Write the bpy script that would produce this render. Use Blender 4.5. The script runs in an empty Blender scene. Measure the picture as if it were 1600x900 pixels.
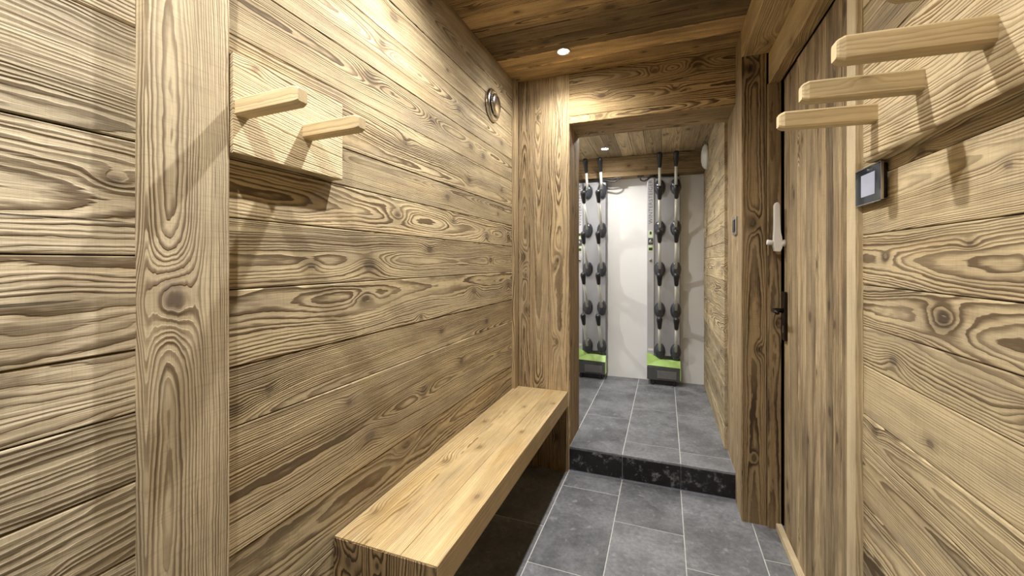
import bpy, bmesh, math, random
from mathutils import Vector, Matrix
random.seed(11)
SC = bpy.context.scene
COL = SC.collection
V = Vector

# ------------------------------------------------------------------ dimensions (metres)
XL = -.847          # left wall face
YE = 2.3235         # end wall face (with the opening)
XJ = -.5156         # left side of the opening
XR = .335           # right side of the opening
YB = 2.6055         # back of the opening's reveal
ZC = 2.284          # ceiling
ZS = .134           # raised floor
ZO = 1.999          # head of the opening
YP = 2.144          # face of dark pilaster beside the door
XD = .491           # door leaf face
XW = .4646          # right wall face
XF = .32            # right wall of ski room
YW = 3.905          # white back wall
ZF = 2.15           # soffit of dropped box / ski room ceiling
YR = -1.9           # rear wall, behind the camera
XFL = -1.45         # left wall of ski room

# ------------------------------------------------------------------ node helpers
def new_mat(name):
    m = bpy.data.materials.new(name); m.use_nodes = True
    nt = m.node_tree
    for n in list(nt.nodes): nt.nodes.remove(n)
    out = nt.nodes.new('ShaderNodeOutputMaterial')
    b = nt.nodes.new('ShaderNodeBsdfPrincipled')
    nt.links.new(b.outputs[0], out.inputs[0])
    return m, nt, b

class NB:
    def __init__(s, nt): s.nt = nt
    def _in(s, sock, v):
        if hasattr(v, 'is_output'): s.nt.links.new(v, sock)
        else: sock.default_value = v
    def m(s, op, a, b=None, c=None, clamp=False):
        n = s.nt.nodes.new('ShaderNodeMath'); n.operation = op; n.use_clamp = clamp
        s._in(n.inputs[0], a)
        if b is not None: s._in(n.inputs[1], b)
        if c is not None: s._in(n.inputs[2], c)
        return n.outputs[0]
    def attr(s, name):
        n = s.nt.nodes.new('ShaderNodeAttribute'); n.attribute_name = name
        return n.outputs['Vector']
    def sep(s, v):
        n = s.nt.nodes.new('ShaderNodeSeparateXYZ'); s._in(n.inputs[0], v)
        return n.outputs[0], n.outputs[1], n.outputs[2]
    def comb(s, x, y, z):
        n = s.nt.nodes.new('ShaderNodeCombineXYZ')
        s._in(n.inputs[0], x); s._in(n.inputs[1], y); s._in(n.inputs[2], z)
        return n.outputs[0]
    def noise(s, vec, scale=1, detail=2, rough=.5):
        n = s.nt.nodes.new('ShaderNodeTexNoise')
        s._in(n.inputs['Vector'], vec)
        n.inputs['Scale'].default_value = scale
        n.inputs['Detail'].default_value = detail
        n.inputs['Roughness'].default_value = rough
        return n.outputs[0]
    def sm(s, v, a, b, lo=0., hi=1.):
        n = s.nt.nodes.new('ShaderNodeMapRange'); n.interpolation_type = 'SMOOTHSTEP'
        s._in(n.inputs[0], v); s._in(n.inputs[1], a); s._in(n.inputs[2], b)
        n.inputs[3].default_value = lo; n.inputs[4].default_value = hi
        return n.outputs[0]
    def mix(s, f, a, b, blend='MIX'):
        n = s.nt.nodes.new('ShaderNodeMix'); n.data_type = 'RGBA'; n.blend_type = blend
        s._in(n.inputs['Factor'], f)
        s._in(n.inputs['A'], (*a, 1) if isinstance(a, tuple) and len(a) == 3 else a)
        s._in(n.inputs['B'], (*b, 1) if isinstance(b, tuple) and len(b) == 3 else b)
        return n.outputs['Result']
    def bump(s, h, strength=.5, dist=.002, normal=None):
        n = s.nt.nodes.new('ShaderNodeBump')
        n.inputs['Strength'].default_value = strength
        n.inputs['Distance'].default_value = dist
        s._in(n.inputs['Height'], h)
        if normal is not None: s._in(n.inputs['Normal'], normal)
        return n.outputs[0]

def wood(name, early, late, grey=(.27, .225, .17), contrast=1.1, bump=.55, amp=4.2, greyamt=.45,
         dsoft=.028, rough=.75, tonevar=.3, warm=(.46, .30, .12), warmamt=.3, saw=.12, streak=.5):
    """Old sawn / brushed timber. Grain follows each board's own axis (attributes written per board)."""
    m, nt, b = new_mat(name); N = NB(nt)
    u, v, w = N.sep(N.attr('gc'))
    vc, T, K = N.sep(N.attr('par'))
    r1, r2, r3 = N.sep(N.attr('rnd'))
    o1 = N.m('MULTIPLY', r1, 37.); o2 = N.m('MULTIPLY', r2, 53.); o3 = N.m('MULTIPLY', r3, 29.)
    # slow wander of the growth rings
    p = N.comb(N.m('MULTIPLY_ADD', u, 1.9, o1), N.m('MULTIPLY_ADD', v, 6.5, o2), N.m('MULTIPLY_ADD', w, 6., o3))
    n1 = N.noise(p, 1., 1.6, .45)
    p2 = N.comb(N.m('MULTIPLY_ADD', u, 9., o2), N.m('MULTIPLY_ADD', v, 34., o3), o1)
    n2 = N.noise(p2, 1., 2., .5)
    dv = N.m('SUBTRACT', v, vc)
    rad = N.m('SQRT', N.m('ADD', N.m('MULTIPLY', dv, dv), dsoft * dsoft))
    R = N.m('MULTIPLY', rad, K)
    R = N.m('MULTIPLY_ADD', w, N.m('MULTIPLY', K, .6), R)
    R = N.m('MULTIPLY_ADD', N.m('SUBTRACT', n1, .5), amp * 2, R)
    R = N.m('MULTIPLY_ADD', N.m('SUBTRACT', n2, .5), 1.1, R)
    R = N.m('MULTIPLY_ADD', u, T, R)
    core = None; halo = None
    for k in ('k1', 'k2', 'k3', 'k4'):
        ku, kv, kr = N.sep(N.attr(k))
        du = N.m('SUBTRACT', u, ku); dw = N.m('SUBTRACT', v, kv)
        inv = N.m('DIVIDE', 1., N.m('MAXIMUM', kr, .0005))
        a = N.m('MULTIPLY', du, N.m('MULTIPLY', inv, .24)); c = N.m('MULTIPLY', dw, N.m('MULTIPLY', inv, .5))
        q = N.m('ADD', N.m('MULTIPLY', a, a), N.m('MULTIPLY', c, c))
        g = N.m('EXPONENT', N.m('MULTIPLY', q, -1.))
        R = N.m('MULTIPLY_ADD', g, N.m('MULTIPLY', kr, 230.), R)
        a2 = N.m('MULTIPLY', du, N.m('MULTIPLY', inv, .62)); c2 = N.m('MULTIPLY', dw, inv)
        q2 = N.m('SQRT', N.m('ADD', N.m('MULTIPLY', a2, a2), N.m('MULTIPLY', c2, c2)))
        q2 = N.m('ADD', q2, N.m('MULTIPLY', N.m('SUBTRACT', n2, .5), .9))
        cr = N.sm(q2, .55, 1.25, 1., 0.)
        ha = N.sm(q2, .9, 3.2, 1., 0.)
        core = cr if core is None else N.m('MAXIMUM', core, cr)
        halo = ha if halo is None else N.m('MAXIMUM', halo, ha)
    R = N.m('MULTIPLY_ADD', N.noise(N.comb(N.m('MULTIPLY', R, .37), o1, N.m('MULTIPLY', u, .8)), 1., 1., .5), 2.6, R)
    R = N.m('MULTIPLY_ADD', N.noise(N.comb(N.m('MULTIPLY_ADD', u, 30., o1), N.m('MULTIPLY_ADD', v, 150., o2), 0.), 1., 1., .5), .35, R)
    fr = N.m('FRACT', R)
    rv = N.noise(N.comb(N.m('MULTIPLY', N.m('FLOOR', R), 3.7), o2, N.m('MULTIPLY', u, 2.5)), 1., 1., .5)
    dark = N.m('MULTIPLY', N.sm(fr, .25, .78), N.sm(fr, .88, 1., 1., 0.))
    # some boards / zones show the rings strongly, others hardly
    cz = N.noise(N.comb(N.m('MULTIPLY_ADD', u, 1.3, o3), N.m('MULTIPLY_ADD', v, 9., o1), o2), 1., 2., .5)
    cmod = N.m('ADD', N.sm(cz, .3, .68, .4, 1.), N.m('MULTIPLY', N.m('SUBTRACT', r3, .5), .35))
    cmod = N.m('MULTIPLY', cmod, N.sm(rv, .3, .65, .5, 1.1))
    dk = N.m('MULTIPLY', dark, N.m('MULTIPLY', cmod, contrast), clamp=True)
    stn = N.noise(N.comb(N.m('MULTIPLY_ADD', u, 1.1, o1), N.m('MULTIPLY_ADD', v, 36., o3), o2), 1., 4., .62)
    stn = N.m('MULTIPLY', N.sm(stn, .5, .72), streak)
    # fibres
    fib = N.noise(N.comb(N.m('MULTIPLY_ADD', u, 9., o1), N.m('MULTIPLY_ADD', v, 520., o2), N.m('MULTIPLY', w, 400.)), 1., 3., .6)
    fibc = N.sm(fib, .3, .7)
    sawn = N.noise(N.comb(N.m('MULTIPLY_ADD', u, 260., o1), N.m('MULTIPLY_ADD', v, 14., o2), o3), 1., 2., .6)
    # weathering patches
    pat = N.noise(N.comb(N.m('MULTIPLY_ADD', u, 2.6, o2), N.m('MULTIPLY_ADD', v, 13., o3), o1), 1., 4., .6)
    patw = N.noise(N.comb(N.m('MULTIPLY_ADD', u, 1.7, o3), N.m('MULTIPLY_ADD', v, 8., o1), o2), 1., 3., .55)
    base = N.mix(N.m('MULTIPLY', N.sm(patw, .45, .75), warmamt), early, warm)
    base = N.mix(N.m('MULTIPLY', N.sm(pat, .42, .72), greyamt), base, grey)
    base = N.mix(N.m('MULTIPLY', fibc, .30), base, late)
    base = N.mix(stn, base, (late[0] * 1.9, late[1] * 1.85, late[2] * 1.8))
    colr = N.mix(dk, base, late)
    sawc = N.m('MULTIPLY', N.sm(sawn, .45, .75), saw)
    colr = N.mix(sawc, colr, late)
    colr = N.mix(N.m('MULTIPLY', halo, .34), colr, late)
    knotcol = N.mix(N.m('MULTIPLY', dark, .8), (late[0]*1.25, late[1]*1.35, late[2]*1.7), (late[0]*.42, late[1]*.45, late[2]*.5))
    colr = N.mix(N.m('MULTIPLY', core, .75), colr, knotcol)
    tone = N.m('MULTIPLY_ADD', N.m('SUBTRACT', r2, .5), tonevar * 2, 1.)
    big = N.noise(N.comb(N.m('MULTIPLY_ADD', u, 5., o1), N.m('MULTIPLY_ADD', v, 20., o3), o2), 1., 3., .6)
    tone = N.m('MULTIPLY', tone, N.sm(big, .2, .8, .84, 1.14))
    colr = N.mix(1., colr, N.comb(tone, tone, tone), 'MULTIPLY')
    # checks: rare thin dark cracks along the grain
    crk = N.noise(N.comb(N.m('MULTIPLY_ADD', u, 2.2, o3), N.m('MULTIPLY_ADD', v, 85., o2), o1), 1., 1., .5)
    crm = N.sm(crk, .79, .83)
    colr = N.mix(N.m('MULTIPLY', crm, .75), colr, (late[0]*.25, late[1]*.25, late[2]*.25))
    nt.links.new(colr, b.inputs['Base Color'])
    b.inputs['Roughness'].default_value = rough
    b.inputs['Specular IOR Level'].default_value = .3
    h = N.m('MULTIPLY_ADD', dark, N.m('MULTIPLY', cmod, 1.), N.m('MULTIPLY', fib, .35))
    h = N.m('MULTIPLY_ADD', crm, -1.5, h)
    h = N.m('MULTIPLY_ADD', sawn, .15, h)
    h = N.m('MULTIPLY_ADD', big, .5, h)
    nt.links.new(N.bump(h, bump, .0022), b.inputs['Normal'])
    return m

def plain(name, col, rough=.5, metal=0., spec=.5, noise=0., nscale=30., bump=0., emit=None, estr=0., coat=0.):
    m, nt, b = new_mat(name); N = NB(nt)
    b.inputs['Roughness'].default_value = rough
    b.inputs['Metallic'].default_value = metal
    b.inputs['Specular IOR Level'].default_value = spec
    b.inputs['Coat Weight'].default_value = coat
    tc = nt.nodes.new('ShaderNodeTexCoord')
    n = N.noise(tc.outputs['Object'], nscale, 3, .55)
    k = N.sm(n, .25, .75, 1 - noise, 1 + noise)
    c = N.mix(1., col, N.comb(k, k, k), 'MULTIPLY')
    nt.links.new(c, b.inputs['Base Color'])
    if bump: nt.links.new(N.bump(n, bump, .001), b.inputs['Normal'])
    if emit:
        b.inputs['Emission Color'].default_value = (*emit, 1)
        b.inputs['Emission Strength'].default_value = estr
    return m

def slate(name, base, var=.2, worn=.25, rough=.45, pale=(.42, .43, .44)):
    m, nt, b = new_mat(name); N = NB(nt)
    tc = nt.nodes.new('ShaderNodeTexCoord'); P = tc.outputs['Object']
    r1, r2, r3 = N.sep(N.attr('rnd'))
    off = nt.nodes.new('ShaderNodeVectorMath'); off.operation = 'ADD'
    nt.links.new(P, off.inputs[0]); nt.links.new(N.comb(N.m('MULTIPLY', r1, 9.), N.m('MULTIPLY', r2, 9.), r3), off.inputs[1])
    Q = off.outputs[0]
    a = N.noise(Q, 5., 5, .6); f = N.noise(Q, 60., 4, .65); g = N.noise(Q, 22., 6, .7)
    k = N.m('MULTIPLY_ADD', N.m('SUBTRACT', r2, .5), var, N.sm(a, .3, .7, .68, 1.3))
    k = N.m('MULTIPLY', k, N.sm(f, .25, .75, .78, 1.22))
    c = N.mix(1., base, N.comb(k, k, k), 'MULTIPLY')
    c = N.mix(N.m('MULTIPLY', N.sm(g, .50 if worn > .8 else .55, .74), worn), c, pale)
    # little pale flecks and scratches
    vo = nt.nodes.new('ShaderNodeTexVoronoi'); vo.inputs['Scale'].default_value = 38.
    nt.links.new(Q, vo.inputs['Vector'])
    fl = N.m('MULTIPLY', N.sm(vo.outputs['Distance'], .05, .11, 1., 0.), N.sm(g, .5, .6))
    c = N.mix(N.m('MULTIPLY', fl, .45), c, pale)
    nt.links.new(c, b.inputs['Base Color'])
    nt.links.new(N.sm(g, .3, .7, rough - .08, rough + .14), b.inputs['Roughness'])
    b.inputs['Specular IOR Level'].default_value = .45
    h = N.m('MULTIPLY_ADD', a, 1.2, N.m('MULTIPLY', f, .45))
    nt.links.new(N.bump(h, .35, .003), b.inputs['Normal'])
    return m

M = {}
EL = (.64, .52, .315); LA = (.135, .093, .050)
M['wall'] = wood('old_spruce_wall', EL, LA, greyamt=.6, contrast=1.15)
M['wallnear'] = wood('old_spruce_wall_thick', (.70, .60, .42), (.14, .10, .058), greyamt=.4, contrast=1.05, bump=.8, warmamt=.15)
M['post'] = wood('sawn_post_timber', (.68, .57, .38), (.21, .15, .09), greyamt=.15, contrast=1., amp=3.5, streak=.2, dsoft=.022, saw=.2, tonevar=.1, warmamt=.1)
M['pillar'] = wood('pillar_timber', (.54, .41, .24), (.12, .078, .038), greyamt=.4, contrast=1.15, tonevar=.2)
M['lintel'] = wood('lintel_timber', (.60, .43, .21), (.10, .06, .026), greyamt=.2, contrast=1.2, amp=5.)
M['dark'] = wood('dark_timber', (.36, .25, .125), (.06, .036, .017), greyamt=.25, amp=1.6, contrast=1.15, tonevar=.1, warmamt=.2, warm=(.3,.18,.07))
M['ceil'] = wood('ceiling_timber', (.60, .42, .20), (.095, .056, .025), greyamt=.65, grey=(.13, .092, .055), contrast=1.25, tonevar=.62)
M['ceilfar'] = wood('ski_room_ceiling_timber', (.56, .43, .25), (.11, .07, .035), greyamt=.35, contrast=.8, tonevar=.35)
M['soffit'] = wood('soffit_timber', (.68, .52, .27), (.24, .155, .068), greyamt=.12, contrast=.9, tonevar=.1)
M['bench'] = wood('bench_timber', (.74, .575, .315), (.25, .155, .062), greyamt=.22, grey=(.36, .32, .25), contrast=.85, amp=2.4, bump=.3, tonevar=.12, saw=.04, rough=.5, warmamt=.6, warm=(.58, .36, .12))
M['rack'] = wood('coat_rack_timber', (.76, .63, .40), (.25, .165, .075), greyamt=.08, contrast=1., bump=.8, amp=3., tonevar=.08, warmamt=.15, streak=.25)
M['peg'] = wood('peg_timber', (.75, .61, .37), (.42, .29, .14), greyamt=.04, contrast=.6, bump=.3, amp=2., tonevar=.1, warmamt=.25, saw=.03, streak=.12)
M['door'] = wood('door_timber', (.62, .485, .29), (.11, .07, .038), greyamt=.85, grey=(.19, .14, .09), contrast=.9, bump=.9, tonevar=.32, amp=2., streak=.95)
M['casing'] = wood('casing_timber', (.68, .57, .37), (.38, .285, .17), greyamt=.15, contrast=.6, tonevar=.08, amp=2., streak=.3)
M['tile'] = slate('grey_stone_tile', (.165, .172, .185), var=.4, worn=.5)
M['riser'] = slate('black_stone_riser', (.009, .009, .010), var=.15, worn=1., rough=.42, pale=(.22, .22, .225))
M['grout'] = plain('grout', (.55, .55, .53), .9, noise=.12, nscale=60)
M['plaster'] = plain('white_plaster', (.80, .79, .775), .85, noise=.015, nscale=6, bump=.05)
M['gap'] = plain('gap_backing', (.02, .014, .009), .95, noise=.2)
M['chrome'] = plain('chrome', (.75, .74, .72), .16, metal=1., noise=.03)
M['steel'] = plain('brushed_steel', (.52, .52, .51), .3, metal=1., noise=.05, nscale=80)
M['blackp'] = plain('black_plastic', (.012, .012, .013), .38, noise=.1, nscale=40)
M['blackm'] = plain('black_iron', (.018, .012, .010), .35, metal=.6, noise=.15, nscale=50)
M['glassblack'] = plain('black_glass', (.010, .012, .014), .05, spec=.5)
M['screen'] = plain('grey_display', (.30, .31, .38), .15, noise=.05, emit=(.55, .58, .72), estr=.22)
M['whitep'] = plain('white_plastic', (.74, .72, .68), .4, noise=.03)
M['drypanel'] = plain('grey_lacquered_sheet', (.36, .36, .375), .36, metal=.35, noise=.05, nscale=4)
M['drystrip'] = plain('silver_lacquered_sheet', (.52, .52, .54), .34, metal=.3, noise=.04, nscale=4)
M['dryside'] = plain('dark_grey_sheet', (.13, .13, .14), .4, metal=.4, noise=.05)
M['lime'] = plain('lime_green_plastic', (.40, .62, .17), .25, noise=.08, nscale=12)
M['limedark'] = plain('pale_green_label', (.56, .64, .44), .4, noise=.05)
M['basebox'] = plain('dark_grey_plastic', (.065, .066, .062), .22, noise=.12, nscale=14)
M['baseinset'] = plain('grey_plastic_inset', (.13, .13, .125), .3, noise=.1)
M['cup'] = plain('anthracite_gloss_plastic', (.035, .038, .048), .14, noise=.1, coat=.5)
M['pipe'] = plain('ivory_plastic_pipe', (.66, .67, .60), .35, noise=.03)
M['letter'] = plain('grey_print', (.13, .13, .15), .5)
M['lcd'] = plain('dark_green_display', (.03, .05, .015), .3)
M['bulb'] = plain('lamp_glow', (1, 1, 1), .5, emit=(1., .96, .9), estr=260.)
M['trimlight'] = plain('downlight_ring', (.55, .5, .42), .3, metal=.6)
M['dialblue'] = plain('dark_blue_dial_plate', (.08, .09, .13), .3)

# ------------------------------------------------------------------ mesh builder
ATT = ('gc', 'par', 'rnd', 'k1', 'k2', 'k3', 'k4')
class MB:
    def __init__(s):
        s.v = []; s.f = []; s.mi = []; s.sm = []; s.a = {k: [] for k in ATT}; s.mats = []
    def mat(s, key):
        if key not in s.mats: s.mats.append(key)
        return s.mats.index(key)
    def add(s, verts, faces, key, smooth=False, gc=None, par=(0, 0, 0), rnd=(0, 0, 0), ks=()):
        o = len(s.v); i = s.mat(key)
        s.v += [tuple(p) for p in verts]
        for f in faces: s.f.append([o + q for q in f]); s.mi.append(i); s.sm.append(smooth)
        ks = list(ks) + [(9, 9, 0)] * 4
        for n in range(len(verts)):
            s.a['gc'].append(gc[n] if gc else tuple(verts[n])); s.a['par'].append(par); s.a['rnd'].append(rnd)
            for j in range(4): s.a['k%d' % (j + 1)].append(ks[j])
    def bm(s, bm, key, smooth=True, mat=None):
        if mat is not None: bm.transform(mat)
        bm.verts.index_update()
        s.add([v.co[:] for v in bm.verts], [[v.index for v in f.verts] for f in bm.faces], key, smooth); bm.free()
    def build(s, name, parent=None, loc=None, **props):
        me = bpy.data.meshes.new(name)
        me.from_pydata(s.v, [], s.f); me.update()
        for k in s.mats: me.materials.append(M[k])
        me.polygons.foreach_set('material_index', s.mi)
        me.polygons.foreach_set('use_smooth', s.sm)
        if any(k in WOODS for k in s.mats) or any(k in ('tile', 'riser') for k in s.mats):
            for k in ATT:
                at = me.attributes.new(k, 'FLOAT_VECTOR', 'POINT')
                at.data.foreach_set('vector', [c for p in s.a[k] for c in p])
        b2 = bmesh.new(); b2.from_mesh(me); bmesh.ops.recalc_face_normals(b2, faces=b2.faces); b2.to_mesh(me); b2.free()
        o = bpy.data.objects.new(name, me); COL.objects.link(o)
        if loc is not None:
            me.transform(Matrix.Translation(-V(loc))); o.location = loc
        if parent is not None:
            if loc is None:
                me.transform(Matrix.Translation(-parent.location))
            else: o.location = V(loc) - parent.location
            o.parent = parent
        for k, q in props.items(): o[k] = q
        return o
WOODS = {'wall', 'wallnear', 'post', 'pillar', 'lintel', 'dark', 'ceil', 'ceilfar', 'soffit', 'bench', 'rack', 'peg', 'door', 'casing'}

def empty(name, loc, label, cat, group=None):
    o = bpy.data.objects.new(name, None); COL.objects.link(o); o.location = loc
    o.empty_display_size = .05; o['label'] = label; o['category'] = cat
    if group: o['group'] = group
    return o

FR = {  # frames: U along the board, Vv across, W out of the face
    'L': (V((0, 1, 0)), V((0, 0, 1)), V((1, 0, 0))),      # horizontal boards facing +X
    'Lv': (V((0, 0, 1)), V((0, 1, 0)), V((1, 0, 0))),     # vertical boards facing +X
    'R': (V((0, 1, 0)), V((0, 0, 1)), V((-1, 0, 0))),
    'Rv': (V((0, 0, 1)), V((0, 1, 0)), V((-1, 0, 0))),
    'E': (V((1, 0, 0)), V((0, 0, 1)), V((0, -1, 0))),     # horizontal boards facing the camera
    'Ev': (V((0, 0, 1)), V((1, 0, 0)), V((0, -1, 0))),
    'C': (V((1, 0, 0)), V((0, 1, 0)), V((0, 0, -1))),     # ceiling boards across
    'Cy': (V((0, 1, 0)), V((1, 0, 0)), V((0, 0, -1))),
    'T': (V((0, 1, 0)), V((1, 0, 0)), V((0, 0, 1))),      # top faces, boards along Y
    'P': (V((1, 0, 0)), V((0, 0, 1)), V((0, -1, 0))),     # pegs along X
}
def rk(u0, u1, v0, v1, n, rlo=.006, rhi=.016):
    return [(random.uniform(u0, u1), random.uniform(-.38, .38) * (v1 - v0), random.uniform(rlo, rhi)) for _ in range(n)]

def plank(mb, fr, plane, u0, u1, v0, v1, t=.022, key='wall', c=.0022, ks=None, vc=None, T=None, K=None, rnd=None, nk=None, gap=.0006, rc=0.):
    U, Vv, W = FR[fr]
    v0 += gap; v1 -= gap
    mid = (v0 + v1) / 2; hw = (v1 - v0) / 2
    c = min(c, hw * .45, t * .45)
    sec = [(-hw, -t), (hw, -t), (hw, -c), (hw - c * .35, -c * .35), (hw - c, 0), (-hw + c, 0), (-hw + c * .35, -c * .35), (-hw, -c)]
    n = len(sec)
    ax = 0 if abs(W.x) else (1 if abs(W.y) else 2)
    base = V((0, 0, 0)); base[ax] = plane
    verts = []; gc = []
    cc = min(rc, (u1 - u0) * .3)
    us = [u0, u0 + cc, u1 - cc, u1] if cc > 0 else [u0, u1]
    for j, u in enumerate(us):
        ins = cc * .8 if (cc > 0 and j in (0, len(us) - 1)) else 0.
        for (a, w) in sec:
            a2 = a * (1 - ins / hw) if ins else a
            w2 = (w + t / 2) * (1 - ins / (t / 2)) - t / 2 if ins else w
            verts.append(base + U * u + Vv * (mid + a2) + W * w2)
            gc.append((u, a2, w2))
    faces = []
    L = len(us)
    for j in range(L - 1):
        for i in range(n):
            k = (i + 1) % n
            faces.append([j * n + i, j * n + k, (j + 1) * n + k, (j + 1) * n + i])
    faces.append(list(range(n))[::-1]); faces.append([(L - 1) * n + i for i in range(n)])
    if nk is None: nk = min(4, max(0, int(round((u1 - u0) * random.uniform(.2, 1.5)))))
    if ks is None: ks = rk(u0, u1, v0, v1, nk)
    else: ks = [(a, b_ - mid, r) for (a, b_, r) in ks]
    par = (random.uniform(-.11, .11) if vc is None else vc, random.uniform(-7, 7) if T is None else T,
           random.uniform(105, 240) if K is None else K)
    rnd = (random.random(), random.random(), random.random()) if rnd is None else rnd
    mb.add(verts, faces, key, False, gc, par, rnd, ks)

def box(mb, x0, x1, y0, y1, z0, z1, key, bev=0., rnd=(0, 0, 0)):
    if bev <= 0:
        v = [(x, y, z) for x in (x0, x1) for y in (y0, y1) for z in (z0, z1)]
        f = [[0, 1, 3, 2], [4, 6, 7, 5], [0, 4, 5, 1], [2, 3, 7, 6], [0, 2, 6, 4], [1, 5, 7, 3]]
        mb.add(v, f, key, False, rnd=rnd); return
    bm = bmesh.new(); bmesh.ops.create_cube(bm, size=1.)
    bm.transform(Matrix.Translation(((x0 + x1) / 2, (y0 + y1) / 2, (z0 + z1) / 2)) @ Matrix.Diagonal((x1 - x0, y1 - y0, z1 - z0, 1)))
    bmesh.ops.bevel(bm, geom=bm.edges[:], offset=bev, segments=2, affect='EDGES', profile=.5)
    bm.verts.index_update()
    mb.add([q.co[:] for q in bm.verts], [[q.index for q in f.verts] for f in bm.faces], key, False, rnd=rnd); bm.free()

def frame_of(d):
    d = d.normalized(); a = V((0, 0, 1)) if abs(d.z) < .9 else V((1, 0, 0))
    x = a.cross(d).normalized(); return x, d.cross(x), d

def tube(mb, pts, rad, key, n=14, caps=True, sx=1., sy=1.):
    pts = [V(p) for p in pts]
    rad = rad if isinstance(rad, (list, tuple)) else [rad] * len(pts)
    verts = []; faces = []; pu = None
    for i, p in enumerate(pts):
        d = (pts[min(i + 1, len(pts) - 1)] - pts[max(i - 1, 0)]).normalized()
        if pu is None: x, y, _ = frame_of(d)
        else:
            x = (pu - d * pu.dot(d)).normalized(); y = d.cross(x)
        pu = x
        for k in range(n):
            a = 2 * math.pi * k / n
            verts.append(p + x * (math.cos(a) * rad[i] * sx) + y * (math.sin(a) * rad[i] * sy))
    for i in range(len(pts) - 1):
        for k in range(n):
            k2 = (k + 1) % n
            faces.append([i * n + k, i * n + k2, (i + 1) * n + k2, (i + 1) * n + k])
    if caps: faces += [list(range(n))[::-1], [(len(pts) - 1) * n + k for k in range(n)]]
    mb.add(verts, faces, key, True)

def lathe(mb, origin, axis, prof, key, n=32, sx=1., sy=1., xdir=None):
    """prof: (radius, height along axis)."""
    o = V(origin); x, y, d = frame_of(V(axis))
    if xdir is not None: x = V(xdir); y = d.cross(x)
    verts = []; faces = []
    for (r, h) in prof:
        for k in range(n):
            a = 2 * math.pi * k / n
            verts.append(o + d * h + x * (math.cos(a) * r * sx) + y * (math.sin(a) * r * sy))
    for i in range(len(prof) - 1):
        for k in range(n):
            k2 = (k + 1) % n
            faces.append([i * n + k, i * n + k2, (i + 1) * n + k2, (i + 1) * n + k])
    faces.append([(len(prof) - 1) * n + k for k in range(n)]); faces.append(list(range(n))[::-1])
    mb.add(verts, faces, key, True)

S = dict(kind='structure')
# ================================================================== LEFT WALL
mb = MB()
zz = [0, .12, .27, .42, .585, .852, .979, 1.142, 1.293, 1.415, 1.521, 1.676, 1.803, 1.947, 2.06, 2.284]
KN = {  # photographed knots of the main left wall: board index -> (Y, Z, r)
    4: [(1.02, .665, .016), (1.32, .72, .014), (.93, .80, .009), (1.62, .76, .012)],
    5: [(.60, .89, .013), (.68, .91, .008), (1.45, .92, .01), (1.9, .90, .012)],
    6: [(1.0, 1.09, .011), (1.75, 1.06, .016), (1.3, 1.0, .008), (2.2, 1.07, .013)],
    7: [(1.36, 1.25, .012), (1.02, 1.19, .018), (.80, 1.19, .008), (1.95, 1.21, .01)],
    8: [(1.16, 1.36, .014), (1.9, 1.33, .016), (1.55, 1.38, .01), (2.2, 1.35, .012)],
    9: [(1.5, 1.47, .012), (2.05, 1.46, .01), (.9, 1.5, .007)],
    10: [(1.7, 1.58, .012), (1.2, 1.62, .01), (2.1, 1.6, .01)],
    11: [(1.02, 1.77, .016), (1.38, 1.75, .016), (1.72, 1.74, .014), (1.86, 1.73, .014)],
    12: [(1.08, 1.90, .012), (1.6, 1.87, .013), (2.1, 1.86, .012)],
    13: [(1.14, 2.02, .015), (1.87, 1.99, .013), (1.5, 2.0, .008)],
    14: [(1.35, 2.2, .016), (2.1, 2.15, .01)],
}
KK = {5: 250, 6: 110, 7: 190, 8: 135, 9: 320, 10: 150, 11: 300, 12: 300, 13: 260, 14: 230, 4: 190, 3: 95}
TN = {4: .5, 5: .5, 6: .45, 7: .38, 8: .72, 9: .22, 10: .5, 11: .35, 12: .4, 13: .55, 14: .25, 3: .3}
GR = {6: .95, 8: .8, 3: .7, 10: .7, 9: .2}
for i in range(len(zz) - 1):
    plank(mb, 'L', XL + random.uniform(-.0008, .0012) + (.0015 if i in (6,) else 0), .5, YE + .02, zz[i], zz[i + 1], key='wall', ks=KN.get(i), K=KK.get(i),
          rnd=(random.random(), TN.get(i, random.random()), GR.get(i, random.uniform(.2, .8))),
          vc={6: .05, 8: .0, 7: -.01, 3: .03, 10: -.05, 11: .02, 4: -.01}.get(i), T={6: 1.5, 8: 3., 7: -2.5, 10: 2.5, 11: 3.}.get(i), gap=.0009 if i not in (6, 7) else .0011)
z2 = [0, .14, .28, .42, .565, .70, .826, .943, 1.050, 1.211, 1.406, 1.60, 1.78, 1.93, 2.10, 2.284]
for i in range(len(z2) - 1):
    plank(mb, 'L', XL + random.uniform(-.001, .002), YR, .5, z2[i], z2[i + 1], key='wallnear', K={9: 95, 10: 150, 8: 70, 7: 75}.get(i, random.uniform(85, 160)),
          nk=3, rnd=(random.random(), {10: .35, 9: .55, 8: .75, 7: .6, 6: .45, 5: .45}.get(i, .5), random.uniform(.5, 1.)), gap=.0012,
          T=random.uniform(-3, 3))
box(mb, XL - .05, XL - .019, YR, YE + .3, 0, ZC + .02, 'gap')
mb.build('wall_left', **S)

mb = MB()   # big sawn post
plank(mb, 'Lv', XL + .03, 0, ZC, .427, .570, t=.03, key='post', c=.003, ks=[(1.137, .4665, .0155), (1.137, .4665, .021)], vc=-.036, T=2.4, K=215, rnd=(.31, .5, .75))
mb.build('trim_1', **S)

mb = MB()   # corner strip where left wall meets the end wall
plank(mb, 'Lv', XL + .02, 0, ZC, 2.262, YE, t=.02, key='pillar', K=200, nk=1, rnd=(.5, .6, .4))
mb.build('trim_2', **S)

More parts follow.
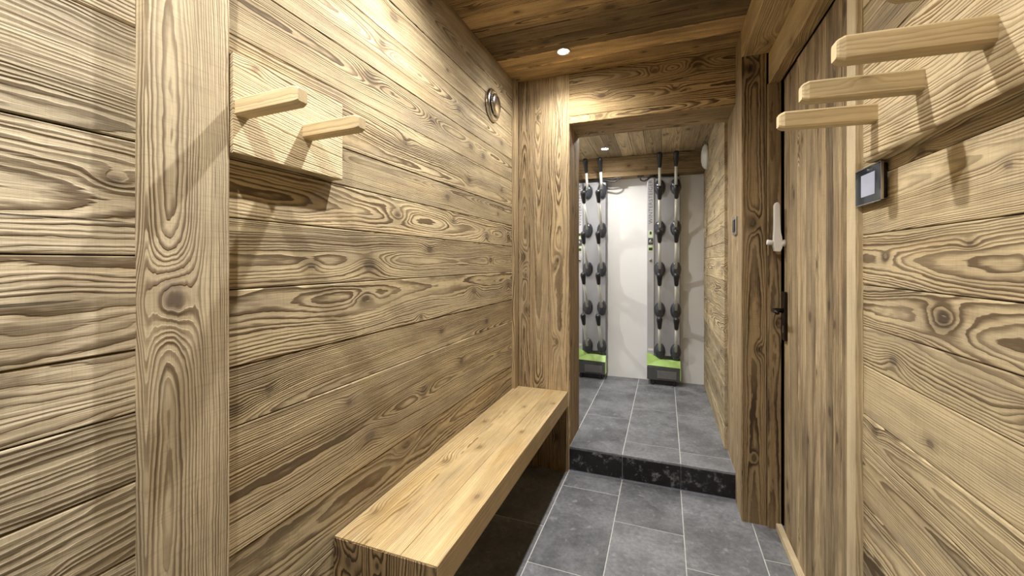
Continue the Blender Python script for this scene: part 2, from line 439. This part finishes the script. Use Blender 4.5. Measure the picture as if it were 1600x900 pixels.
# ================================================================== END WALL WITH OPENING
mb = MB()
for (a, b_, K, tn) in [(XL + .02, -.757, 190, .25), (-.757, -.640, 150, .5), (-.640, XJ, 120, .78)]:
    plank(mb, 'Ev', YE, 0, ZC, a, b_, key='pillar', K=K, ks=None, nk=4, rnd=(random.random(), tn, .7), vc=random.uniform(-.02, .02), gap=.0004)
# lintel boards
plank(mb, 'E', YE, XJ, XR, 2.165, ZC, key='lintel', K=140, ks=[(.16, 2.225, .016), (-.05, 2.23, .011)], vc=.01, T=5, rnd=(.2, .28, .9))
plank(mb, 'E', YE, XJ, XR, 2.04, 2.165, key='lintel', K=150, ks=[(-.33, 2.135, .014), (.05, 2.12, .008)], vc=.0, T=3, rnd=(.7, .62, .8))
plank(mb, 'E', YE + .001, XJ, XR, ZO, 2.04, key='lintel', K=170, nk=1, rnd=(.7, .75, .7))
# reveals
plank(mb, 'Lv', XJ + .001, ZS, ZO, YE + .004, 2.46, t=.022, key='pillar', nk=3, K=150, rnd=(.33, .6, .6))
plank(mb, 'Lv', XJ + .001, ZS, ZO, 2.46, YB, t=.022, key='pillar', nk=3, K=150, rnd=(.83, .25, .9))
plank(mb, 'C', ZO - .001, XJ, XR, YE + .005, 2.47, key='lintel', K=170, ks=[(.1, 2.40, .012), (-.3, 2.42, .01)], rnd=(.4, .45, .6))
plank(mb, 'C', ZO - .001, XJ, XR, 2.47, YB, key='lintel', K=170, nk=2, rnd=(.45, .4, .6))
for (a, b_, tn) in [(YP + .012, 2.28, .62), (2.28, 2.47, .5), (2.47, YB, .4)]:
    plank(mb, 'Rv', XR, 0 if a < 2.2 else .0, ZC if a < 2.3 else ZO + .02, a, b_, t=.022, key='pillar', nk=1, K=150, rnd=(random.random(), tn + .2, .5), vc=.05, gap=.0012)
# solid core and ski-room side
box(mb, XL - .05, XJ - .02, YE + .02, YB - .01, 0, 2.4, 'gap')
box(mb, XJ - .02, XR + .02, YE + .02, YB - .01, ZO + .02, 2.4, 'gap')
box(mb, XR + .02, XR + .2, YP + .03, YB - .01, 0, 2.4, 'gap')
for a, b_ in [(XFL, -1.2), (-1.2, -.95), (-.95, -.73), (-.73, XJ)]:
    box(mb, a, b_, YB - .01, YB, ZS, ZF, 'plaster')
box(mb, XJ, XR, YB - .01, YB, ZO + .02, ZF, 'plaster')
mb.build('wall_front', **S)

mb = MB()   # dark pilaster beside the door
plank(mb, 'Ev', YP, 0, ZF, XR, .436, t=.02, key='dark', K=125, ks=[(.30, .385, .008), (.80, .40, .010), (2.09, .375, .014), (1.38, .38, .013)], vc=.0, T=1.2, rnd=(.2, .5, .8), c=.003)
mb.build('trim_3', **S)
mb = MB()   # door casing: far jamb, near jamb, head
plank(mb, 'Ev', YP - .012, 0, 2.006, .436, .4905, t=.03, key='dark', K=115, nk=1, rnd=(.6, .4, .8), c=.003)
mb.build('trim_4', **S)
mb = MB()
plank(mb, 'Rv', .4476, 0, ZF, 1.261, 1.313, t=.05, key='casing', K=200, nk=0, rnd=(.3, .6, .3), vc=.08, c=.002)
mb.build('trim_5', **S)
mb = MB()
plank(mb, 'R', .442, 1.261, YP - .0005, 2.006, ZF - .0005, t=.045, key='soffit', K=220, nk=1, rnd=(.9, .4, .5), vc=-.1, c=.003)
mb.build('trim_6', **S)
mb = MB()   # boxed beam under the ceiling along the right wall
plank(mb, 'Cy', ZF, YR, YP - .0, XR, .50, t=.02, key='soffit', K=150, ks=[(2.045, .415, .014), (1.2, .40, .01)], rnd=(.25, .5, .8), vc=.02, T=2.)
plank(mb, 'R', XR, YR, YP + .01, ZF + .001, ZC, t=.02, key='soffit', K=170, nk=3, rnd=(.65, .5, .5))
mb.build('trim_7', **S)
mb = MB()   # sill strip at the foot of the door
plank(mb, 'R', .468, 1.313, YP - .014, .0, .03, t=.022, key='casing', K=240, nk=0, rnd=(.3, .55, .3), vc=.08, c=.002)
mb.build('trim_8', **S)

# ================================================================== RIGHT WALL
mb = MB()
zr = [0, .12, .25, .375, .501, .604, .718, .822, .944, 1.041, 1.143, 1.267, 1.402, 1.55, 1.70, 1.83, 1.98, ZF]
KR = {9: 150, 10: 165, 11: 280, 8: 140, 7: 210, 6: 250, 5: 210, 4: 150, 12: 200, 14: 300, 15: 280}
GRr = {9: .95, 10: .9, 11: .25, 8: .8, 12: .3}
for i in range(len(zr) - 1):
    plank(mb, 'R', XW + random.uniform(-.0015, .001), YR, 1.261, zr[i], zr[i + 1], key='wall', K=KR.get(i), nk=4,
          ks={9: [(.95, 1.1, .014), (.7, 1.08, .012)], 10: [(1.15, 1.21, .008), (.88, 1.23, .006), (.72, 1.2, .011)],
              11: [(.8, 1.34, .006)], 12: [(1.015, 1.412, .010), (.72, 1.44, .01)],
              8: [(1.12, .985, .011), (.75, .99, .012)], 7: [(.99, .86, .008), (.72, .85, .013)], 6: [(1.2, .80, .009)]}.get(i),
          rnd=(random.random(), {9: .55, 10: .62, 11: .75, 8: .3, 7: .5, 6: .6, 5: .4, 4: .6, 14: .3, 12: .6}.get(i, random.random()), GRr.get(i, random.uniform(.2, .8))),
          T={9: 4., 10: 3.}.get(i), vc={9: .0, 10: .0, 8: .06}.get(i), gap=.0009)
box(mb, XW + .019, .56, YR, 1.33, 0, ZC + .02, 'gap')
mb.build('wall_right', **S)

# ================================================================== CEILING
mb = MB()
yc = [2.3235, 2.172, 2.035, 1.905, 1.80, 1.720, 1.62, 1.525, 1.40, 1.27, 1.13, .98, .85, .70, .55, .40, .25, .1, -.05, -.2, -.35, -.5, -.65, -.8, -.95, -1.1, -1.25, -1.4, -1.55, -1.7, -1.9]
tones = [.62, .88, .10, .12, .38, .75, .6, .45]
for i in range(len(yc) - 1):
    kz = None
    if i == 0: kz = [(-.1, 2.21, .008), (.15, 2.25, .008)]
    plank(mb, 'C', ZC + random.uniform(-.001, .001), XL, XR + .02, yc[i + 1], yc[i], key='ceil', K=random.uniform(150, 280), ks=kz,
          rnd=(random.random(), tones[i] if i < len(tones) else random.random(), random.uniform(.3, .9)))
box(mb, XL - .05, .56, YR, YE, ZC + .019, ZC + .05, 'gap')
mb.build('ceiling', **S)
mb = MB()
xc = [XFL, -1.3, -1.17, -1.05, -.93, -.80, -.67, -.56, -.455, -.355, -.251, -.147, -.022, .12, .24, XF + .02]
tf = {7: .35, 8: .1, 9: .9, 10: .75, 11: .35, 12: .85, 13: .4, 14: .3}
for i in range(len(xc) - 1):
    plank(mb, 'Cy', ZF + random.uniform(-.001, .001), YB, YW, xc[i], xc[i + 1], key='ceilfar', K=170, nk=2, rnd=(random.random(), tf.get(i, .5), random.random()))
box(mb, XFL, XF + .05, YB, YW + .05, ZF + .019, ZF + .05, 'gap')
mb.build('ceiling.001', **S)

# ================================================================== FLOORS
G = .0019
def tiles(mb, cols, y0, y1, z, seams, key='tile', L=.6):
    for i in range(len(cols) - 1):
        s = seams[i]
        ys = [y0]
        k = math.ceil((y0 - s) / L)
        while s + k * L < y1 - .01:
            if s + k * L > y0 + .01: ys.append(s + k * L)
            k += 1
        ys.append(y1)
        for j in range(len(ys) - 1):
            box(mb, cols[i] + G, cols[i + 1] - G, ys[j] + G, ys[j + 1] - G, z - .012, z, key, bev=.0011, rnd=(random.random(), random.random(), random.random()))
mb = MB()
colsL = [XL, XJ, -.2195, .0796, .3766, .495]
tiles(mb, colsL, YR, YE, 0, [1.79, 2.155, 1.94, 1.74, 1.9])
box(mb, XL, .495, YR, YE, -.04, -.0012, 'grout')
mb.build('floor', **S)
mb = MB()
colsU = [XFL, -1.12, -.82, XJ, -.2195, .0796, XR + .001]
tiles(mb, colsU, YE + .001, YW, ZS, [2.9, 2.6, 3.2, 2.87, 2.51, 2.48])
box(mb, XFL, XR, YE + .012, YW, 0, ZS - .0012, 'grout')
for i in range(3, 6):     # black riser tiles
    box(mb, colsU[i] + G, colsU[i + 1] - G, YE - .0005, YE + .0115, .004, ZS - .0125, 'riser', bev=.001, rnd=(random.random(), random.random(), 0))
mb.build('floor.001', **S)

# ================================================================== SKI ROOM WALLS
mb = MB(); box(mb, XFL, XF + .1, YW, YW + .08, ZS, ZF, 'plaster'); mb.build('wall_back', **S)
mb = MB(); box(mb, XFL - .08, XFL, YB - .01, YW, ZS, ZF, 'plaster'); mb.build('wall_far_left', **S)
mb = MB()
zf = [ZS]
while zf[-1] < ZF - .12: zf.append(zf[-1] + random.uniform(.075, .14))
zf[-1] = ZF
for i in range(len(zf) - 1):
    plank(mb, 'R', XF + random.uniform(-.001, .001), YB, YW, zf[i], zf[i + 1], key='wall', nk=2, K=random.uniform(120, 260), rnd=(random.random(), random.uniform(.35, .95), random.random()))
box(mb, XF + .019, XF + .1, YB, YW, ZS, ZF, 'gap')
mb.build('wall_far_right', **S)
mb = MB()   # beam on top of the white wall
plank(mb, 'E', 3.775, XFL, XF - .001, 1.966, ZF - .001, t=.13, key='dark', ks=[(-.3, 2.06, .012), (.1, 2.08, .01), (-.15, 2.03, .006)], K=160, rnd=(.3, .95, .5), c=.004)
mb.build('trim_9', **S)
mb = MB()   # rear wall, behind the camera
for i in range(15):
    plank(mb, 'Ev', YR, 0, ZC, XL + i * .0893, XL + (i + 1) * .0893, key='wall', t=.02)
o = mb.build('wall_rear', **S)
# boards must face +Y here: place them just behind the plane
o.location.y -= .02

# ================================================================== DOOR
mb = MB()
dy = [1.313, 1.41, 1.47, 1.535, 1.60, 1.70, 1.80, 1.91, 2.02, 2.098]
dt = [.9, .25, .62, .15, .7, .45, .75, .5, .65]
for i in range(len(dy) - 1):
    plank(mb, 'Rv', XD + random.uniform(-.002, .002), .012, 2.0, dy[i], dy[i + 1], t=.04, key='door', K=random.uniform(150, 300), nk=3,
          rnd=(random.random(), dt[i], random.uniform(.3, .8)), c=.003)
DOOR = mb.build('door_1', loc=(XD, 1.7, 0), **S)
mb = MB(); box(mb, .535, .56, 1.30, YP + .03, 0, ZC, 'gap'); box(mb, .50, .56, 1.30, YP + .03, 2.008, ZC, 'gap'); mb.build('wall_right.001', **S)

def child_of(mb, name, par, **p):
    return mb.build(name, parent=par, **p)
mb = MB(); box(mb, XD - .012, XD - .001, 2.040, 2.085, .862, 1.072, 'blackm', bev=.002)
box(mb, XD - .0135, XD - .011, 2.055, 2.068, .895, .925, 'steel', bev=.0005)
plate = child_of(mb, 'lock_plate', DOOR, label='black iron lock plate')
mb = MB()
tube(mb, [(XD - .008, 2.063, .99), (XD - .03, 2.063, .991), (XD - .046, 2.060, .992), (XD - .052, 2.045, .992), (XD - .053, 1.99, .991), (XD - .053, 1.965, .989)],
     [.011, .009, .009, .009, .0085, .007], 'blackm', 14)
hd = mb.build('lever_handle', parent=DOOR, label='black iron lever handle')
mb = MB()   # white safety latch arm
bm = bmesh.new()
out = [(0, -.005), (.022, -.008), (.030, .010), (.030, .05), (.024, .075), (.022, .09), (.020, .195), (.014, .207), (.004, .207), (-.002, .195), (-.002, .09), (-.004, .06), (-.006, .02)]
a = [bm.verts.new((XD - .042 + x * .9, 2.055, 1.252 + z)) for x, z in out]
b_ = [bm.verts.new((XD - .042 + x * .9, 2.085, 1.252 + z)) for x, z in out]
bm.faces.new(a); bm.faces.new(b_[::-1])
for i in range(len(a)): bm.faces.new([a[i], b_[i], b_[(i + 1) % len(a)], a[(i + 1) % len(a)]])
bmesh.ops.bevel(bm, geom=bm.edges[:], offset=.0018, segments=2, affect='EDGES')
mb.bm(bm, 'whitep', False)
tube(mb, [(XD - .001, 2.07, 1.282), (XD - .020, 2.07, 1.282)], .015, 'whitep', 18)
tube(mb, [(XD - .045, 2.068, 1.284), (XD - .070, 2.064, 1.286), (XD - .072, 2.064, 1.286)], [.010, .012, .009], 'whitep', 16)
mb.build('safety_latch', parent=DOOR, label='white plastic safety latch arm')

# ================================================================== BENCH
BZ = .452; BT = .082; BY0 = .871; BY1 = YE; BX1 = -.5234
bench = empty('wooden_bench', ((XL + BX1) / 2, (BY0 + BY1) / 2, 0), 'long pale solid-wood bench along the left plank wall, dark plank end', 'bench')
mb = MB()
w3 = [XL + .002, -.742, -.633, BX1]
for i, (tn, k) in enumerate([(.35, [(1.75, -.79, .009), (1.0, -.81, .011), (1.35, -.77, .012)]), (.7, [(1.5, -.70, .010), (2.0, -.68, .007)]), (.55, [(1.18, -.56, .009), (1.7, -.59, .008), (2.1, -.55, .007)])]):
    plank(mb, 'T', BZ, BY0 + .004, BY1 - .001, w3[i], w3[i + 1], t=BT, key='bench', K=[150, 230, 260][i], ks=k, rnd=(.13 + i * .37, tn, .55), vc=[.05, .09, .08][i], T=1., c=.002 if i == 2 else .00015, gap=0)
mb.build('seat', parent=bench)
mb = MB()
xb = [XL + .002, -.75, -.635, BX1 - .001]
for i in range(3):
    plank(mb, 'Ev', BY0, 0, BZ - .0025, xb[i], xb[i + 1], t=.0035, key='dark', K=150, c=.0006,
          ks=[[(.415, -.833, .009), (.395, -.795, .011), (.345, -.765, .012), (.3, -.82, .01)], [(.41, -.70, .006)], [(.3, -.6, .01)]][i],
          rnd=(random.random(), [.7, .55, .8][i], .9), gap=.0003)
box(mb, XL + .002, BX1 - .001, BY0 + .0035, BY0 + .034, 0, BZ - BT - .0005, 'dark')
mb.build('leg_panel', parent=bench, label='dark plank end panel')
mb = MB()
for a, b_ in [(XL + .022, -.74), (-.74, -.63), (-.63, BX1 + .004)]:
    plank(mb, 'Ev', BY1 - .026, 0, BZ - BT - .0005, a, b_, t=.024, key='dark', K=160, nk=1, rnd=(random.random(), .6, .8))
mb.build('leg_panel', parent=bench)

# ================================================================== COAT RACKS
RZ0 = 1.420; RZ1 = 1.625
def peg(name, parent, xb, xt, y, z0, z1, wy, crack=None):
    """square peg with chamfered tip; xb at the board, xt at the tip"""
    mb = MB()
    d = 1 if xt > xb else -1
    hz = (z1 - z0) / 2; cz = (z0 + z1) / 2
    L = abs(xt - xb); c = .0035
    sec = [(-wy / 2, -hz + c), (-wy / 2, hz - c), (-wy / 2 + c, hz), (wy / 2 - c, hz), (wy / 2, hz - c), (wy / 2, -hz + c), (wy / 2 - c, -hz), (-wy / 2 + c, -hz)]
    st = [(0, 1.), (L * .5, 1.), (L - .011, 1.), (L - .003, .82), (L, .70)]
    V_ = []; G_ = []; F_ = []
    for (u, s_) in st:
        for (a, b2) in sec:
            V_.append((xb + d * u, y + a * s_, cz + b2 * s_ + .004 * (u / L))); G_.append((u, a * .6 + b2, b2 - a * .5))
    n = 8
    for i in range(len(st) - 1):
        for k in range(n):
            F_.append([i * n + k, i * n + (k + 1) % n, (i + 1) * n + (k + 1) % n, (i + 1) * n + k])
    F_ += [list(range(n)), [(len(st) - 1) * n + k for k in range(n)]]
    mb.add(V_, F_, 'peg', False, G_, (random.uniform(.04, .08), random.uniform(-2, 2), random.uniform(240, 330)), (random.random(), random.uniform(.4, .7), random.random()),
           [(crack, .0, .006)] if crack else [])
    return mb.build(name, parent=parent)

rackL = empty('coat_rack', (XL, .72, RZ0), 'short pale board with two square pegs on the left wall beside the sawn post', 'coat rack')
mb = MB()
plank(mb, 'L', XL + .035, .572, .869, RZ0, RZ1, t=.0345, key='rack', K=185, nk=0, ks=[(.62, 1.61, .006)], vc=.16, T=-14, rnd=(.4, .6, .9), c=.002)
mb.build('board', parent=rackL)
for y in (.591, .755):
    peg('peg', rackL, XL + .035, -.648, y, 1.497, 1.531, .031)

rackR = empty('coat_rack', (XW, .75, RZ0), 'long pale board with square pegs high on the right wall above the thermostat', 'coat rack')
mb = MB()
plank(mb, 'R', .43, .15, 1.167, RZ0 + .007, RZ1 + .035, t=.034, key='rack', K=150, vc=.13, T=5, rnd=(.8, .55, .9), c=.009,
      ks=[(.80, 1.53, .010), (.97, 1.535, .008), (.62, 1.47, .012)])
mb.build('board', parent=rackR)
for i, y in enumerate((1.113, .943, .775, .607, .439, .271)):
    peg('peg', rackR, .43, .248, y, 1.505, 1.543, .031, crack=.085 if i == 1 else None)

# ================================================================== DOWNLIGHTS
def downlight(x, y, z, label, watts, on=True):
    r = empty('downlight', (x, y, z), label, 'ceiling light', None)
    mb = MB()
    lathe(mb, (x, y, z - .0005), (0, 0, -1), [(.030, 0), (.036, .0), (.038, .003), (.034, .006), (.026, .004), (.024, 0)], 'trimlight', 28)
    mb.build('ring', parent=r)
    mb = MB(); lathe(mb, (x, y, z - .0015), (0, 0, -1), [(.0235, 0), (.0235, .002), (.016, .0045), (.006, .0055)], 'bulb', 24)
    mb.build('bulb', parent=r, label='glowing lamp')
    ld = bpy.data.lights.new('downlight_lamp', 'SPOT'); ld.energy = watts; ld.color = LC
    ld.spot_size = math.radians(156); ld.spot_blend = .85; ld.shadow_soft_size = .016
    lo = bpy.data.objects.new('lamp', ld); COL.objects.link(lo); lo.location = (0, 0, -.012); lo.parent = r
LC = (1., .975, .93)
W1 = 62.
downlight(-.487, 2.055, ZC, 'small glowing spot in the plank ceiling in front of the opening', W1 * .62)
downlight(-.48, 1.10, ZC, 'small ceiling spot over the bench, out of frame overhead', W1 * 1.35)
downlight(-.48, .12, ZC, 'small ceiling spot above the sawn post, out of frame overhead', W1 * 1.1)
downlight(-.48, -.85, ZC, 'added unseen ceiling spot behind the camera position, for fill light', W1 * 1.1)  # added lamp, carries the row on behind the camera as fill
downlight(-.468, 3.469, ZF, 'small glowing spot in the ski room ceiling, seen through the opening', W1 * .42)
downlight(-.468, 2.86, ZF, 'added unseen ski room spot just behind the opening head, for fill light', W1 * .55)  # no spot known here; added out of view to brighten the ski room
downlight(-1.1, 3.2, ZF, 'added unseen ceiling spot in the hidden left part of the ski room, for fill light', W1 * .5)  # second added ski room lamp, unseen, lifts the light on the white walls

# ================================================================== AIR VALVE
vx, vy, vz = XL, 1.963, 2.020
vt = empty('air_valve', (vx, vy, vz), 'round chrome ventilation valve high on the left plank wall', 'air vent')
mb = MB(); lathe(mb, (vx, vy, vz), (1, 0, 0), [(.083, .0), (.086, .004), (.083, .011), (.074, .018), (.066, .019), (.062, .014), (.060, .004)], 'chrome', 48)
mb.build('ring', parent=vt)
mb = MB(); lathe(mb, (vx, vy, vz), (1, 0, 0), [(.030, .004), (.050, .016), (.057, .022), (.056, .027), (.045, .033), (.025, .036), (.006, .037)], 'chrome', 48)
mb.build('disc', parent=vt)
mb = MB(); lathe(mb, (vx, vy, vz), (1, 0, 0), [(.0615, .0045), (.058, .006), (.03, .006)], 'blackp', 40)
mb.build('throat', parent=vt, label='dark gap between ring and disc')

# ================================================================== THERMOSTAT
tp = empty('thermostat', (XW, 1.2, 1.385), 'black glass touch thermostat with grey display below the right coat rack', 'thermostat')
mb = MB(); box(mb, .4655 - .013, XW - .0005, 1.139, 1.235, 1.343, 1.422, 'blackp', bev=.003); mb.build('housing', parent=tp)
mb = MB(); box(mb, .448, .4520, 1.131, 1.258, 1.339, 1.4235, 'glassblack', bev=.0008); mb.build('glass_plate', parent=tp)
mb = MB(); box(mb, .4470, .4478, 1.158, 1.226, 1.356, 1.408, 'screen'); mb.build('display', parent=tp, label='pale grey display')
mb = MB()
for (a, b2, c_, d_) in [(1.1295, 1.1312, 1.3375, 1.425), (1.258, 1.2595, 1.3375, 1.425)]:
    box(mb, .4478, .4525, a, b2, c_, d_, 'steel')
box(mb, .4478, .4525, 1.1295, 1.2595, 1.3375, 1.3392, 'steel'); box(mb, .4478, .4525, 1.1295, 1.2595, 1.4233, 1.425, 'steel')
mb.build('rim', parent=tp, label='thin metal rim')

# ================================================================== SWITCH ON THE JAMB
sw = empty('light_switch', (XR, 2.31, 1.38), 'small black switch in a steel frame on the right jamb of the opening', 'light switch')
mb = MB(); box(mb, XR - .009, XR - .0005, 2.262, 2.352, 1.336, 1.426, 'steel', bev=.002); mb.build('frame', parent=sw)
mb = MB(); box(mb, XR - .0125, XR - .0085, 2.277, 2.337, 1.351, 1.411, 'blackp', bev=.001); mb.build('rocker', parent=sw)

# ================================================================== WHITE WALL UNIT
wu = empty('alarm_sounder', (XF, 3.60, 2.05), 'white rounded unit high on the ski room right wall under the ceiling', 'alarm sounder')
mb = MB(); lathe(mb, (XF - .0005, 3.60, 2.045), (-1, 0, 0), [(.100, 0), (.100, .012), (.094, .022), (.075, .036), (.045, .043), (.012, .045)], 'whitep', 40)
mb.build('cover', parent=wu)
mb = MB(); lathe(mb, (XF - .044, 3.60, 2.045), (-1, 0, 0), [(.010, 0), (.010, .003), (.006, .004)], 'steel', 16)
mb.build('sensor', parent=wu)

# ================================================================== SKI BOOT DRYERS
YFp = 3.79
def dryer(xo, label):
    """xo = left edge of the panel"""
    r = empty('boot_dryer', (xo + .135, YFp, ZS), label, 'boot dryer', 'wall boot dryers in the ski room')
    x0, x1 = xo, xo + .271
    mb = MB()
    box(mb, x0 + .060, x1 - .004, YFp, YW - .002, .385, 1.934, 'drypanel', bev=.002)
    box(mb, x1 - .004, x1, YFp + .004, YW - .002, .30, 1.934, 'dryside')
    mb.build('panel', parent=r)
    mb = MB(); box(mb, x0, x0 + .0595, YFp - .012, YW - .002, .385, 1.934, 'drystrip', bev=.005)
    strip = mb.build('side_strip', parent=r, label='silver side strip')
    # lettering, reading upwards
    cu = bpy.data.curves.new('lettering', 'FONT'); cu.body = 'WINTERSTEIGER'; cu.size = .052; cu.extrude = .0006; cu.space_character = 1.08
    to = bpy.data.objects.new('tmp', cu); COL.objects.link(to)
    bpy.context.view_layer.update()
    me = bpy.data.meshes.new_from_object(to.evaluated_get(bpy.context.evaluated_depsgraph_get())); bpy.data.objects.remove(to)
    xs = [v.co.x for v in me.vertices]; W = max(xs) - min(xs); k = .385 / W
    # text x -> world Z, text y -> world -X, extrusion towards the room
    for v in me.vertices:
        tx, ty, tz = v.co
        v.co = V((x0 + .046 - ty * k * .95, YFp - .0125 - tz, 1.535 + (tx - min(xs)) * k)) - r.location
    me.materials.clear(); me.materials.append(M['letter'])
    lo = bpy.data.objects.new('lettering', me); COL.objects.link(lo); lo.parent = r
    # control label, dial, display, lock
    cx = x0 + .030
    mb = MB(); box(mb, cx - .020, cx + .020, YFp - .0145, YFp - .012, 1.292, 1.475, 'limedark', bev=.0008); mb.build('control_label', parent=r, label='pale green control label')
    mb = MB(); box(mb, cx - .007, cx + .007, YFp - .0165, YFp - .0145, 1.443, 1.468, 'lcd', bev=.0005); mb.build('lamp_window', parent=r)
    mb = MB(); box(mb, cx - .021, cx + .021, YFp - .0165, YFp - .0145, 1.352, 1.412, 'dialblue', bev=.0008)
    dp = mb.build('dial_plate', parent=r, label='dark blue dial plate')
    mb = MB(); lathe(mb, (cx, YFp - .0167, 1.381), (0, -1, 0), [(.020, 0), (.020, .003), (.013, .004), (.012, .014), (.009, .016)], 'chrome', 28); mb.build('dial', parent=r, label='chrome rotary dial')
    mb = MB(); box(mb, cx - .016, cx + .016, YFp - .0165, YFp - .0145, 1.303, 1.327, 'lcd', bev=.0005); mb.build('display', parent=r)
    mb = MB(); lathe(mb, (cx, YFp - .0122, 1.215), (0, -1, 0), [(.013, 0), (.013, .006), (.010, .009), (.006, .009)], 'steel', 22)
    lathe(mb, (cx, YFp - .021, 1.215), (0, -1, 0), [(.006, 0), (.005, .003)], 'blackp', 12); mb.build('lock', parent=r)
    mb = MB(); box(mb, x0 + .008, x0 + .052, YFp - .0135, YFp - .012, .425, .443, 'whitep'); mb.build('sticker', parent=r)
    # lime cover band
    mb = MB(); bm = bmesh.new()
    prof = [(x0, .408), (x0 + .05, .388), (x0 + .11, .356), (x1, .350), (x1, .296), (x0, .305)]
    fr_ = [bm.verts.new((x, 3.742 + (.03 if z > .34 else 0), z)) for x, z in prof]
    bk_ = [bm.verts.new((x, 3.80 if x < x0 + .06 else YFp + .002, z)) for x, z in prof]
    bm.faces.new(fr_); bm.faces.new(bk_[::-1])
    for i in range(6): bm.faces.new([fr_[i], bk_[i], bk_[(i + 1) % 6], fr_[(i + 1) % 6]])
    mb.bm(bm, 'lime', False)
    box(mb, x1 - .003, x1 + .0015, 3.745, YFp + .03, .19, .30, 'lime')
    mb.build('cover_band', parent=r, label='lime green cover band')
    mb = MB(); box(mb, x0 + .001, x1 - .0035, 3.744, YW - .002, .180, .2955, 'basebox', bev=.004)
    mb.build('base', parent=r, label='dark grey base box')
    mb = MB(); box(mb, x0 + .085, x1 - .03, 3.7395, 3.7445, .196, .262, 'baseinset', bev=.002); mb.build('drip_tray', parent=r)
    mb = MB(); box(mb, x0 + .03, x1 - .03, 3.775, YW - .004, ZS + .001, .182, 'blackp', bev=.003)
    for fx in (x0 + .04, x1 - .06): box(mb, fx, fx + .02, 3.755, 3.775, ZS + .001, .181, 'blackp', bev=.002)
    mb.build('foot', parent=r)
    # arms
    for cxx in (x0 + .106, x0 + .235):
        for j, z in enumerate((1.850, 1.493, 1.136, .782, .425)):
            mb = MB()
            lathe(mb, (cxx, YFp - .0005, z), (0, -1, 0), [(1., 0), (.98, .008), (.90, .018), (.74, .028), (.50, .035), (.2, .039), (.05, .0395)], 'cup', 32, sx=.046, sy=.071, xdir=(1, 0, 0))
            cup = mb.build('heel_cup', parent=r)
            if j == 0: a = V((cxx, 3.755, z + .010)); b_ = V((cxx - .000, 3.700, z + .165)); e = V((cxx, 3.640, z + .272))
            else: a = V((cxx, 3.757, z + .010)); b_ = V((cxx, 3.585, z + .232)); e = V((cxx, 3.535, z + .326))
            mb = MB(); tube(mb, [a, a.lerp(b_, .5), b_], [.0125, .0115, .0115], 'pipe', 16)
            pp = mb.build('air_pipe', parent=r)
            d = (e - b_); L = d.length
            mb = MB()
            if j == 0: prof = [(.0135, -.006), (.0155, .0), (.0165, .02), (.0175, .05), (.0215, .085), (.0225, L - .02), (.019, L - .006), (.010, L)]
            else: prof = [(.0135, -.006), (.0160, .0), (.0180, .025), (.0205, .05), (.0235, .075), (.0235, L - .018), (.018, L - .005), (.009, L)]
            lathe(mb, b_, d, prof, 'blackp', 20, xdir=(1, 0, 0))
            nz = mb.build('nozzle', loc=tuple(b_))
            nz.parent = pp; nz.location = b_ - V(r.location)
    return r

dR = dryer(-.145, 'right of the two grey wall boot dryers with lime band, fully visible through the opening')
dL = dryer(-.771, 'left of the two grey wall boot dryers, partly hidden behind the opening edge')
def cable(r, pts, clip):
    mb = MB()
    for P in pts: 
        # smooth the path
        P = [V(p) for p in P]; Q = []
        for i in range(len(P) - 1):
            p0 = P[max(i - 1, 0)]; p1 = P[i]; p2 = P[i + 1]; p3 = P[min(i + 2, len(P) - 1)]
            for t in (0, .2, .4, .6, .8):
                Q.append(.5 * ((2 * p1) + (p2 - p0) * t + (2 * p0 - 5 * p1 + 4 * p2 - p3) * t * t + (3 * p1 - p0 - 3 * p2 + p3) * t ** 3))
        Q.append(P[-1]); Q = [q + V((0, -.045, .002)) for q in Q]; tube(mb, Q, .0055, 'blackp', 8)
    mb.build('power_cable', parent=r, label='black power cable')
    mb = MB(); box(mb, clip[0] - .028, clip[0] + .03, 3.776, 3.80, 1.953, 1.9655, 'blackp', bev=.002); mb.build('cable_clip', parent=r)
cable(dR, [[(-.200, 3.82, 1.958), (-.198, 3.82, 1.925), (-.17, 3.82, 1.912), (-.14, 3.82, 1.925), (-.10, 3.83, 1.955), (-.05, 3.83, 1.957), (.0, 3.83, 1.943), (.07, 3.83, 1.94), (.12, 3.83, 1.938)],
           [(-.14, 3.83, 1.937), (-.12, 3.82, 1.95), (-.09, 3.82, 1.952), (-.07, 3.83, 1.938)]], (-.200,))
cable(dL, [[(-.39, 3.82, 1.958), (-.392, 3.82, 1.942), (-.43, 3.82, 1.925), (-.50, 3.82, 1.94), (-.56, 3.82, 1.95), (-.64, 3.83, 1.945), (-.72, 3.83, 1.94), (-.76, 3.83, 1.95)],
           [(-.40, 3.83, 1.956), (-.46, 3.83, 1.950), (-.52, 3.83, 1.956), (-.6, 3.83, 1.942), (-.70, 3.83, 1.955)]], (-.39,))

# ================================================================== CAMERA, WORLD, VIEW
cam = bpy.data.cameras.new('camera'); co = bpy.data.objects.new('camera', cam); COL.objects.link(co)
co.location = (0, 0, 1.2); co.rotation_euler = (math.radians(90), 0, math.radians(20.498))
cam.sensor_width = 36; cam.lens = 637.8 / 1600 * 36; cam.shift_y = -40.5 / 1600; cam.clip_start = .02
SC.camera = co
w = bpy.data.worlds.new('world'); SC.world = w; w.use_nodes = True
w.node_tree.nodes['Background'].inputs[0].default_value = (.8, .85, 1, 1); w.node_tree.nodes['Background'].inputs[1].default_value = .1
SC.view_settings.view_transform = 'Standard'; SC.view_settings.look = 'None'
SC.view_settings.exposure = .04; SC.view_settings.gamma = 1.; SC.view_settings.use_curve_mapping = False
